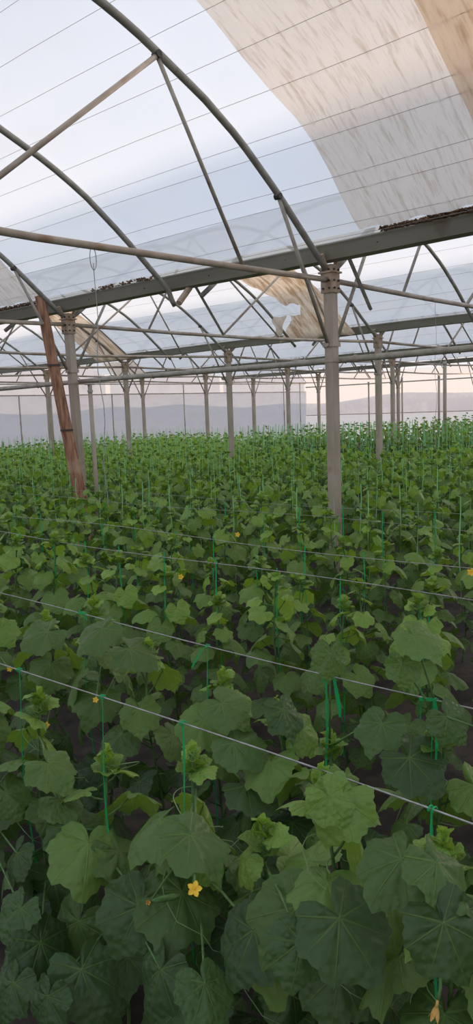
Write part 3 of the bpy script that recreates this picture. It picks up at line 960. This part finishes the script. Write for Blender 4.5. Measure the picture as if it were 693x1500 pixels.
def build_plant(seed, H, res, root, spread=1.0, lsize=.128, step=.054, extra=(), keep=None, bias=0.0):
    LB, st, TB, td = plant_geo(seed, H, res, spread=spread, lsize=lsize, step=step, extra=extra, keep=keep, bias=bias)
    link('foliage', leaf_mesh(LB, 'foliage'), root)
    st.build('stem', M['stem'], root, True)
    t = link('growing_tip', leaf_mesh(TB, 'growing_tip'), root)
    t['label'] = 'pale green growing tip'
    for one in td: one.build('tendril', M['tendril'], root, True)
    return root

def add_flower(root, wpos, face, kind='open', scale=1.0, pedicel=.06):
    """flower with its stalk on a plant; wpos in world space"""
    loc = Vector(wpos) - root.location
    f = flower_geo(kind).build('flower', M['petal' if kind == 'open' else 'withered'], root, True)
    f.location = loc
    f.rotation_euler = Vector(face).to_track_quat('Z', 'Y').to_euler()
    f.scale = (scale,) * 3
    f['label'] = 'open yellow star flower' if kind == 'open' else 'half closed orange yellow flower'
    d = Vector(face).normalized()
    target = Vector((0, 0, loc.z + .02))
    MB().tube([loc - d * .01, loc - d * .035 + Vector((0, 0, -.006)), loc.lerp(target, .6), target], [.003, .003, .0025, .0025], 6).build('flower_stalk', M['stem'], root, True)
    return f

TOCAM = lambda p: (Vector((0, 0, HC)) - Vector(p)).normalized()
# --- the plants of the two front rows, each grown on its own
HERO = [  # row, y, height, label
    (0, 2.42, .96, 'cucumber plant at the left edge under the front wire, its tip cut by the frame'),
    (0, 2.0, .93, 'cucumber plant tied by the leftmost green twine of the front wire'),
    (0, 1.62, .86, 'cucumber plant tied by the second green twine from the left, front row'),
    (0, 1.29, .95, 'front row cucumber plant bearing the open yellow star flower'),
    (0, 1.06, .84, 'front row cucumber plant just right of the open yellow star flower'),
    (0, .87, 1.04, 'front row cucumber plant with bright pale young leaves crossing the front wire'),
    (0, .63, .98, 'front row cucumber plant at the long right-hand green twine'),
    (0, .36, .95, 'front row cucumber plant at the right edge of the picture'),
    (1, 3.05, 1.0, 'second row cucumber plant at the left edge under the second wire'),
    (1, 2.66, .98, 'second row cucumber plant left of the small green knot on the second wire'),
    (1, 2.33, 1.08, 'second row cucumber plant with tall bright tip at the small green knot'),
    (1, 2.0, .97, 'second row cucumber plant between the tall bright tip and the drooping twine loop'),
    (1, 1.68, .92, 'second row cucumber plant under the twine with the drooping tape loop'),
    (1, 1.44, .88, 'second row cucumber plant right of the drooping tape loop, in deep shade'),
    (1, 1.22, .84, 'second row cucumber plant under the looped green twine with a folded tail'),
    (1, .90, .95, 'second row cucumber plant under the wide green tape at the right'),
    (1, .62, .95, 'second row cucumber plant at the right edge of the picture'),
]
# broad leaves of the two front rows: (row, plant y, junction px, tip px, how far in front of the row, youth)
BROAD = [
    (0, 1.29, (278, 1222), (412, 1318), .12, .22), (0, 1.29, (372, 1362), (318, 1452), .10, .03), (0, 1.62, (205, 1328), (150, 1420), .12, .05),
    (0, .87, (498, 1345), (600, 1452), .12, .05), (0, .63, (650, 1352), (700, 1450), .14, .08), (0, .63, (588, 1258), (505, 1312), .06, .22),
    (0, .87, (502, 1168), (452, 1238), .05, .62), (0, .87, (512, 1170), (572, 1196), .0, .62), (0, .87, (480, 1165), (520, 1215), .08, .7),
    (0, 2.42, (25, 1250), (2, 1300), .1, .1), (0, 2.0, (20, 1440), (-5, 1500), .3, .03), (0, 2.42, (30, 1330), (0, 1380), .2, .04), (0, 1.62, (70, 1460), (60, 1520), .3, .03), (0, 2.0, (32, 1400), (8, 1470), .22, .05), (0, 2.0, (60, 1380), (105, 1450), .2, .05), (0, 1.62, (120, 1420), (170, 1490), .2, .04),
    (0, 1.62, (235, 1420), (200, 1495), .18, .04), (0, 1.29, (300, 1440), (345, 1500), .2, .04), (0, 1.06, (440, 1380), (420, 1460), .16, .04), (0, .63, (640, 1262), (705, 1335), .08, .22), (0, 2.0, (70, 1118), (126, 1150), .08, .4), (0, 2.0, (85, 1172), (130, 1200), .06, .3),
    (0, 2.42, (8, 1160), (40, 1205), .06, .25), (0, 1.29, (236, 1200), (160, 1238), .05, .3),
    (0, 2.0, (40, 1330), (10, 1420), .08, .05), (0, 1.62, (110, 1215), (165, 1290), .06, .1),
    (1, 2.33, (190, 950), (249, 978), .06, .3), (1, 1.68, (342, 1088), (420, 1128), .08, .2), (1, 1.68, (362, 1150), (436, 1178), .08, .12),
    (1, 2.0, (178, 1075), (122, 1112), .08, .22), (1, 1.68, (325, 1030), (382, 1058), .05, .35), (1, .9, (606, 930), (662, 966), .06, .42),
    (1, .9, (590, 972), (588, 1018), .08, .3), (1, 1.22, (484, 958), (478, 1008), .05, .3), (1, 2.66, (70, 925), (15, 950), .05, .3),
    (1, 2.33, (150, 920), (100, 950), .06, .32), (1, .62, (655, 1050), (690, 1095), .06, .1), (1, .9, (600, 1110), (660, 1160), .04, .05),
    (1, 1.44, (415, 1040), (440, 1095), .0, .05), (1, 1.22, (560, 1060), (520, 1110), .0, .05)]
def broad_leaf(x, p0, p1, youth, base):
    a = atX(p0[0], p0[1], x)
    dpt = float(np.dot(RM.T @ np.array([a.x, a.y, a.z - HC]), (0, 0, 1)))
    dx, dy = p1[0] - p0[0], p1[1] - p0[1]
    L_ = math.hypot(dx, dy)
    sz = L_ * dpt / 1120 * .86
    t_ = rx * (dx / L_) + dn * (dy / L_)
    n_ = TOCAM(a) * .25 + Vector((0, 0, 1.0)) + rx * rnd_b.uniform(-.45, .45)
    t_ = (t_ + Vector((-.737, -.663, 0)) * rnd_b.uniform(.25, .7)).normalized()
    return (a - Vector(base), t_, n_, min(sz, .125), youth * .7)
TOCAM = lambda p: (Vector((0, 0, HC)) - Vector(p)).normalized()
rnd_b = random.Random(31)
CLEAR = [(1.2, 45, 975, 1085), (1.2, 160, 1020, 1180), (1.2, 265, 1060, 1168), (1.71, 475, 975, 1125), (1.71, 490, 990, 1055), (1.71, 628, 1025, 1200),
         (1.2, 627, 1200, 1310), (1.71, 303, 940, 1000), (1.71, 280, 955, 990), (1.71, 150, 890, 915), (1.1, 285, 1285, 1318), (1.1, 217, 1310, 1335), (1.1, 640, 1460, 1485)]
def keeper(base):
    def ok(pe, tdv, size):
        cpos = Vector(base) + pe + tdv * size * .35
        c = RM.T @ np.array([cpos.x, cpos.y, cpos.z - HC])
        px, py = 346.5 + 1120 * c[0] / c[2], 750 + 1120 * c[1] / c[2]
        rad = size * .72 * 1120 / c[2]
        for (X, qx, y0, y1) in CLEAR:
            if cpos.x < X + .01 and abs(px - qx) < rad and y0 - rad * .8 < py < y1 + rad * .8: return False
        return True
    return ok
heroes = []
for i, (r, y, H, lab) in enumerate(HERO):
    x = ROWS[r] + .045 + .02 * math.sin(i * 2.1)
    root = empty('cucumber_plant', (x, y, .03))
    tag(root, lab, 'plant', 'cucumber plants of the %s row' % RN[r])
    ex = [broad_leaf(ROWS[r] - off, p0, p1, yo, root.location) for (rr, yy, p0, p1, off, yo) in BROAD if rr == r and abs(yy - y) < .03]
    build_plant(100 + i * 7, H, 'hi', root, extra=ex, keep=keeper(root.location))
    heroes.append(root)
def hp(r, y): return min(heroes, key=lambda o: abs(o.location.x - ROWS[r]) * 3 + abs(o.location.y - y))
def flower_at(px, py, x, r, y, kind='open', scale=1.0, face=None):
    p = atX(px, py, x)
    add_flower(hp(r, y), p, face or TOCAM(p), kind, scale)
flower_at(285, 1302, .98, 0, 1.29, 'open', .56)
flower_at(217, 1322, 1.0, 0, 1.29, 'closed', .42)
flower_at(640, 1472, 1.10, 0, .63, 'closed', .75, (-.2, .1, -1))
flower_at(68, 1062, 1.62, 1, 2.66, 'open', .5)
flower_at(14, 980, 1.66, 1, 3.05, 'open', .45)
flower_at(140, 1025, 1.55, 1, 2.33, 'open', .4)
# young cucumber behind the half closed flower
p = atX(224, 1320, 1.01); q_ = atX(262, 1312, 1.09)
rt = hp(0, 1.29)
fm = MB().tube([p - rt.location, p.lerp(q_, .3) - rt.location, p.lerp(q_, .8) - rt.location, q_ - rt.location], [.004, .007, .008, .004], 8)
fm.build('young_cucumber', M['fruit'], rt, True)

# --- shared plants for the rows behind
protos = {'mid': [], 'lo': []}
for i in range(9):
    root = empty('cucumber_plant', (0, 0, 0))
    build_plant(900 + i, .97 + .02 * (i % 4), 'mid', root, spread=.9, lsize=.102, step=.045, bias=.27)
    protos['mid'].append(root)
spots = []
rnd = random.Random(77)
def visible(x, y, z=.8, mg=90):
    c = RM.T @ np.array([x, y, z - HC])
    if c[2] <= .2: return None
    px, py = 346.5 + 1120 * c[0] / c[2], 750 + 1120 * c[1] / c[2]
    if -mg < px < 693 + mg and py < 1600 + mg: return c[2]
    return None
for r, x in enumerate(ROWS):
    y = .1 + rnd.random() * .3
    while y < 23.2:
        if not (r < 2 and any(h.location.x - .2 < x < h.location.x + .2 and abs(h.location.y - y) < .22 for h in heroes)):
            d = visible(x, y, mg=140 if r < 4 else 60)
            if d and not (abs(x - 6.2) < .3 and min(abs(y - v) for v in G1.values()) < .25):
                spots.append((d, r, x + rnd.uniform(-.05, .05), y))
        y += rnd.uniform(.30, .40)
for x in np.arange(15.3, 22, .75):
    y = 13.9
    while y < 23.2:
        d = visible(x, y, mg=40)
        if d: spots.append((d, 99, x + rnd.uniform(-.06, .06), y))
        y += rnd.uniform(.33, .43)
spots.sort()
NI = 300 - len(heroes)
near, far = spots[:NI], spots[NI:]
proto_used = set()
twine_spots = []
for i, (d, r, x, y) in enumerate(near):
    k = rnd.randrange(len(protos['mid']))
    pr = protos['mid'][k]
    if k not in proto_used:
        o = pr; proto_used.add(k)
    else:
        o = copy_tree(pr)
    sc = rnd.uniform(.90, 1.08)
    o.location = (x, y, .03)
    o.rotation_euler = (0, 0, rnd.uniform(0, 6.28))
    o.scale = (1.02 * sc, 1.02 * sc, sc)
    tag(o, 'leafy green cucumber plant growing in the %s row back from the camera' % RN[r], 'plant', 'cucumber plants of the %s row' % RN[r])
    twine_spots.append((d, r, x, y))

# yellow flowers showing on plants farther back
bpy.context.view_layer.update()
cand = [o for o in COL.objects if o.name.startswith('cucumber_plant') and o not in heroes]
for (px, py, X) in ((348, 783, 3.15), (265, 845, 2.6), (690, 838, 2.6)):
    p = atX(px, py, X)
    b_ = min(cand, key=lambda o: (o.location.xy - p.xy).length)
    f = flower_geo('open').build('flower', M['petal'], b_, True)
    f.matrix_parent_inverse = b_.matrix_world.inverted()
    f.location = p
    f.rotation_euler = TOCAM(p).to_track_quat('Z', 'Y').to_euler()
    f.scale = (.55,) * 3
    f['label'] = 'yellow flower'

# --- everything farther off: one mass of crop
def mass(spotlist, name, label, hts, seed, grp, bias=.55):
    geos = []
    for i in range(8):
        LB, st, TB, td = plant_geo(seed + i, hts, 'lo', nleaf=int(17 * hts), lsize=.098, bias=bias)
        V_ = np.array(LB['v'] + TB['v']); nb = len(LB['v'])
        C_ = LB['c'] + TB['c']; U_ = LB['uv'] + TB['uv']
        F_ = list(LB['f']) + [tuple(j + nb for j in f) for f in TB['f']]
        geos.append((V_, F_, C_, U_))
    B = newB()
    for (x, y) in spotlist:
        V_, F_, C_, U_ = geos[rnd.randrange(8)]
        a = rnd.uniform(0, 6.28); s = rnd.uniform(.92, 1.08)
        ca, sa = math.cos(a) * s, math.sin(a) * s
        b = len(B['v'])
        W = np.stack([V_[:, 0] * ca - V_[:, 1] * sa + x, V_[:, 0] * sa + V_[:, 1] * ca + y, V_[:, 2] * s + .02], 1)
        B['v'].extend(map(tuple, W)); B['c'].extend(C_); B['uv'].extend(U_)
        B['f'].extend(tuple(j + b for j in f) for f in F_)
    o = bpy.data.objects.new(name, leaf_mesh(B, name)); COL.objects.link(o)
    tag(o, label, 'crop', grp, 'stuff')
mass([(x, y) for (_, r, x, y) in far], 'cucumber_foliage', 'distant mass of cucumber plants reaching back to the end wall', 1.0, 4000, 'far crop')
blk = []
for x in (15.25, 15.8, 16.9, 17.6, 18.6, 19.8, 21.0, 22.2, 23.4, 25.0, 26.5, 28.0, 30.0):
    y = 4.0
    while y < 13.4:
        if visible(x, y, 1.4, 40): blk.append((x + rnd.uniform(-.06, .06), y))
        y += rnd.uniform(.3, .4)
mass(blk, 'tall_crop_foliage', 'taller block of plants behind a path at the far right, its side hung with strings', 1.28, 5000, 'far crop', .0)

# ------------------------------------------------------------------ green twines
def twine_geo(z0, z1, seed, wdt=.0042, n=14):
    rr = random.Random(seed)
    t = MB()
    pts, sd = [], []
    a0 = rr.uniform(0, 3.14)
    for i in range(n + 1):
        u = i / n
        pts.append((.010 * math.sin(u * 5 + a0) * math.sin(math.pi * u), .010 * math.cos(u * 6 + a0) * math.sin(math.pi * u), z0 + (z1 - z0) * u))
        a = a0 + u * 3.0
        sd.append((math.cos(a), math.sin(a), 0))
    t.ribbon(pts, wdt, sd)
    return t
HT = [  # row, y, style, label
    (0, 2.0, 'plain', 'leftmost green twine hanging from the front wire'),
    (0, 1.60, 'plain', 'second green twine from the left on the front wire'),
    (0, 1.29, 'plain', 'green twine on the front wire rising over the yellow star flower'),
    (0, .63, 'plain', 'green twine on the front wire at the right, beside a pale tendril'),
    (1, 2.33, 'knot', 'small green twine knot tied on the second wire above the bright tip'),
    (1, 1.69, 'droop', 'green twine whose broad tape end droops to the left of its knot'),
    (1, 1.228, 'loop', 'green twine knotted on the second wire with a folded tail hanging right'),
    (1, .893, 'wide', 'wide flat green tape folded over the second wire at the right'),
]
for i, (r, y, style, lab) in enumerate(HT):
    x = wire_x(r, y)
    zt = WZ + .010 * math.sin(y * 2.0 + r * 2)
    root = empty('twine', (x, y, zt)); tag(root, lab, 'twine', 'green twines of the front two rows')
    wd = {'plain': .005, 'knot': .005, 'droop': .0055, 'loop': .006, 'wide': .008}[style]
    twine_geo(-.95, .004, 40 + i, wd, 24).build('strand', M['twine'], root)
    R_ = Vector((.664, -.746, 0))            # sideways as seen from the camera's aisle
    F_ = Vector((-.737, -.663, .0))
    k = MB()
    k.tube([(.006 * math.cos(a), -.008 + .004 * a / 3, .006 * math.sin(a)) for a in np.linspace(0, 12.5, 30)], .0016, 5)
    k.build('knot', M['twine'], root)
    if style == 'loop':
        pts = [Vector((0, 0, 0)), R_ * .004 + Vector((0, 0, .012)), R_ * .016 + Vector((0, 0, .008)), R_ * .024 + Vector((0, 0, -.012)), R_ * .03 + Vector((0, 0, -.05)), R_ * .037 + Vector((0, 0, -.095)), R_ * .038 + Vector((0, 0, -.125))]
        MB().ribbon([p + F_ * .006 for p in pts], [.006, .006, .007, .008, .011, .011, .006], R_).build('tail', M['twine'], root)
        MB().ribbon([Vector((0, 0, -.02)) - R_ * .006, Vector((0, 0, .010)) - R_ * .012 + F_ * .004, Vector((0, 0, .022)) + F_ * .008, Vector((0, 0, .0)) + R_ * .010 + F_ * .008], .006, R_).build('bow', M['twine'], root)
    if style == 'droop':
        pts = [Vector((0, 0, .002)), -R_ * .012 + Vector((0, 0, -.004)), -R_ * .03 + Vector((0, 0, -.028)), -R_ * .046 + Vector((0, 0, -.055)), -R_ * .052 + Vector((0, 0, -.068))]
        MB().ribbon([p + F_ * .006 for p in pts], [.005, .007, .010, .011, .009], (R_ + Vector((0, 0, .5)))).build('tail', M['twine'], root)
    if style == 'wide':
        pts = [-R_ * .038 + Vector((0, 0, .006)), -R_ * .02 + Vector((0, 0, .004)), Vector((0, 0, .002)), R_ * .006 + Vector((0, 0, -.03)), R_ * .007 + Vector((0, 0, -.10)), R_ * .004 + Vector((0, 0, -.16))]
        sds = [Vector((0, 0, 1)), Vector((0, 0, 1)), R_ * .7 + Vector((0, 0, .7)), R_, R_, R_]
        MB().ribbon([p + F_ * .006 for p in pts], [.008, .009, .010, .010, .009, .005], [tuple(v) for v in sds]).build('tail', M['twine'], root)
    if style == 'knot':
        pts = [-R_ * .02 + Vector((0, 0, .012)), -R_ * .008 + Vector((0, 0, .006)), Vector((0, 0, 0)), R_ * .01 + Vector((0, 0, -.02))]
        MB().ribbon([p + F_ * .005 for p in pts], [.012, .012, .008, .006], Vector((0, 0, 1)) + R_ * .2).build('tail', M['twine'], root)
tw_protos = [twine_geo(0.25, WZ + .02, 60 + i, .0065, 10).mesh('twine', M['twine']) for i in range(5)]
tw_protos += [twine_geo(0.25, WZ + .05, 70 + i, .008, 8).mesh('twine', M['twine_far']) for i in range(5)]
tw_n = 0
ft = MB()
for (d, r, x, y) in twine_spots:
    if r == 99: continue
    if tw_n < 290 and r >= 0:
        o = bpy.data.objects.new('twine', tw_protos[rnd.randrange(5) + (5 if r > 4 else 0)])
        COL.objects.link(o)
        o.location = (ROWS[r], y, rnd.uniform(-.02, .10) if r > 3 else 0)
        o.rotation_euler = (0, 0, rnd.uniform(0, 6.28))
        tag(o, 'thin green twine holding up a plant of the %s row' % RN[r], 'twine', 'green twines of the %s row' % RN[r])
        tw_n += 1
for (d, r, x, y) in far:
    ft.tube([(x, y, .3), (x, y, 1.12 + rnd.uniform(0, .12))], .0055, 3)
for (x, y) in blk:
    if x < 18:
        ft.tube([(x - .12, y, .2), (x - .10, y, 1.38)], .010, 3)
        ft.tube([(x - .14, y + .17, .2), (x - .12, y + .17, 1.34)], .009, 3)
o = ft.build('far_twines', M['twine_far'])
tag(o, 'countless thin pale strings over the distant crop', 'twine', 'far crop', 'stuff')
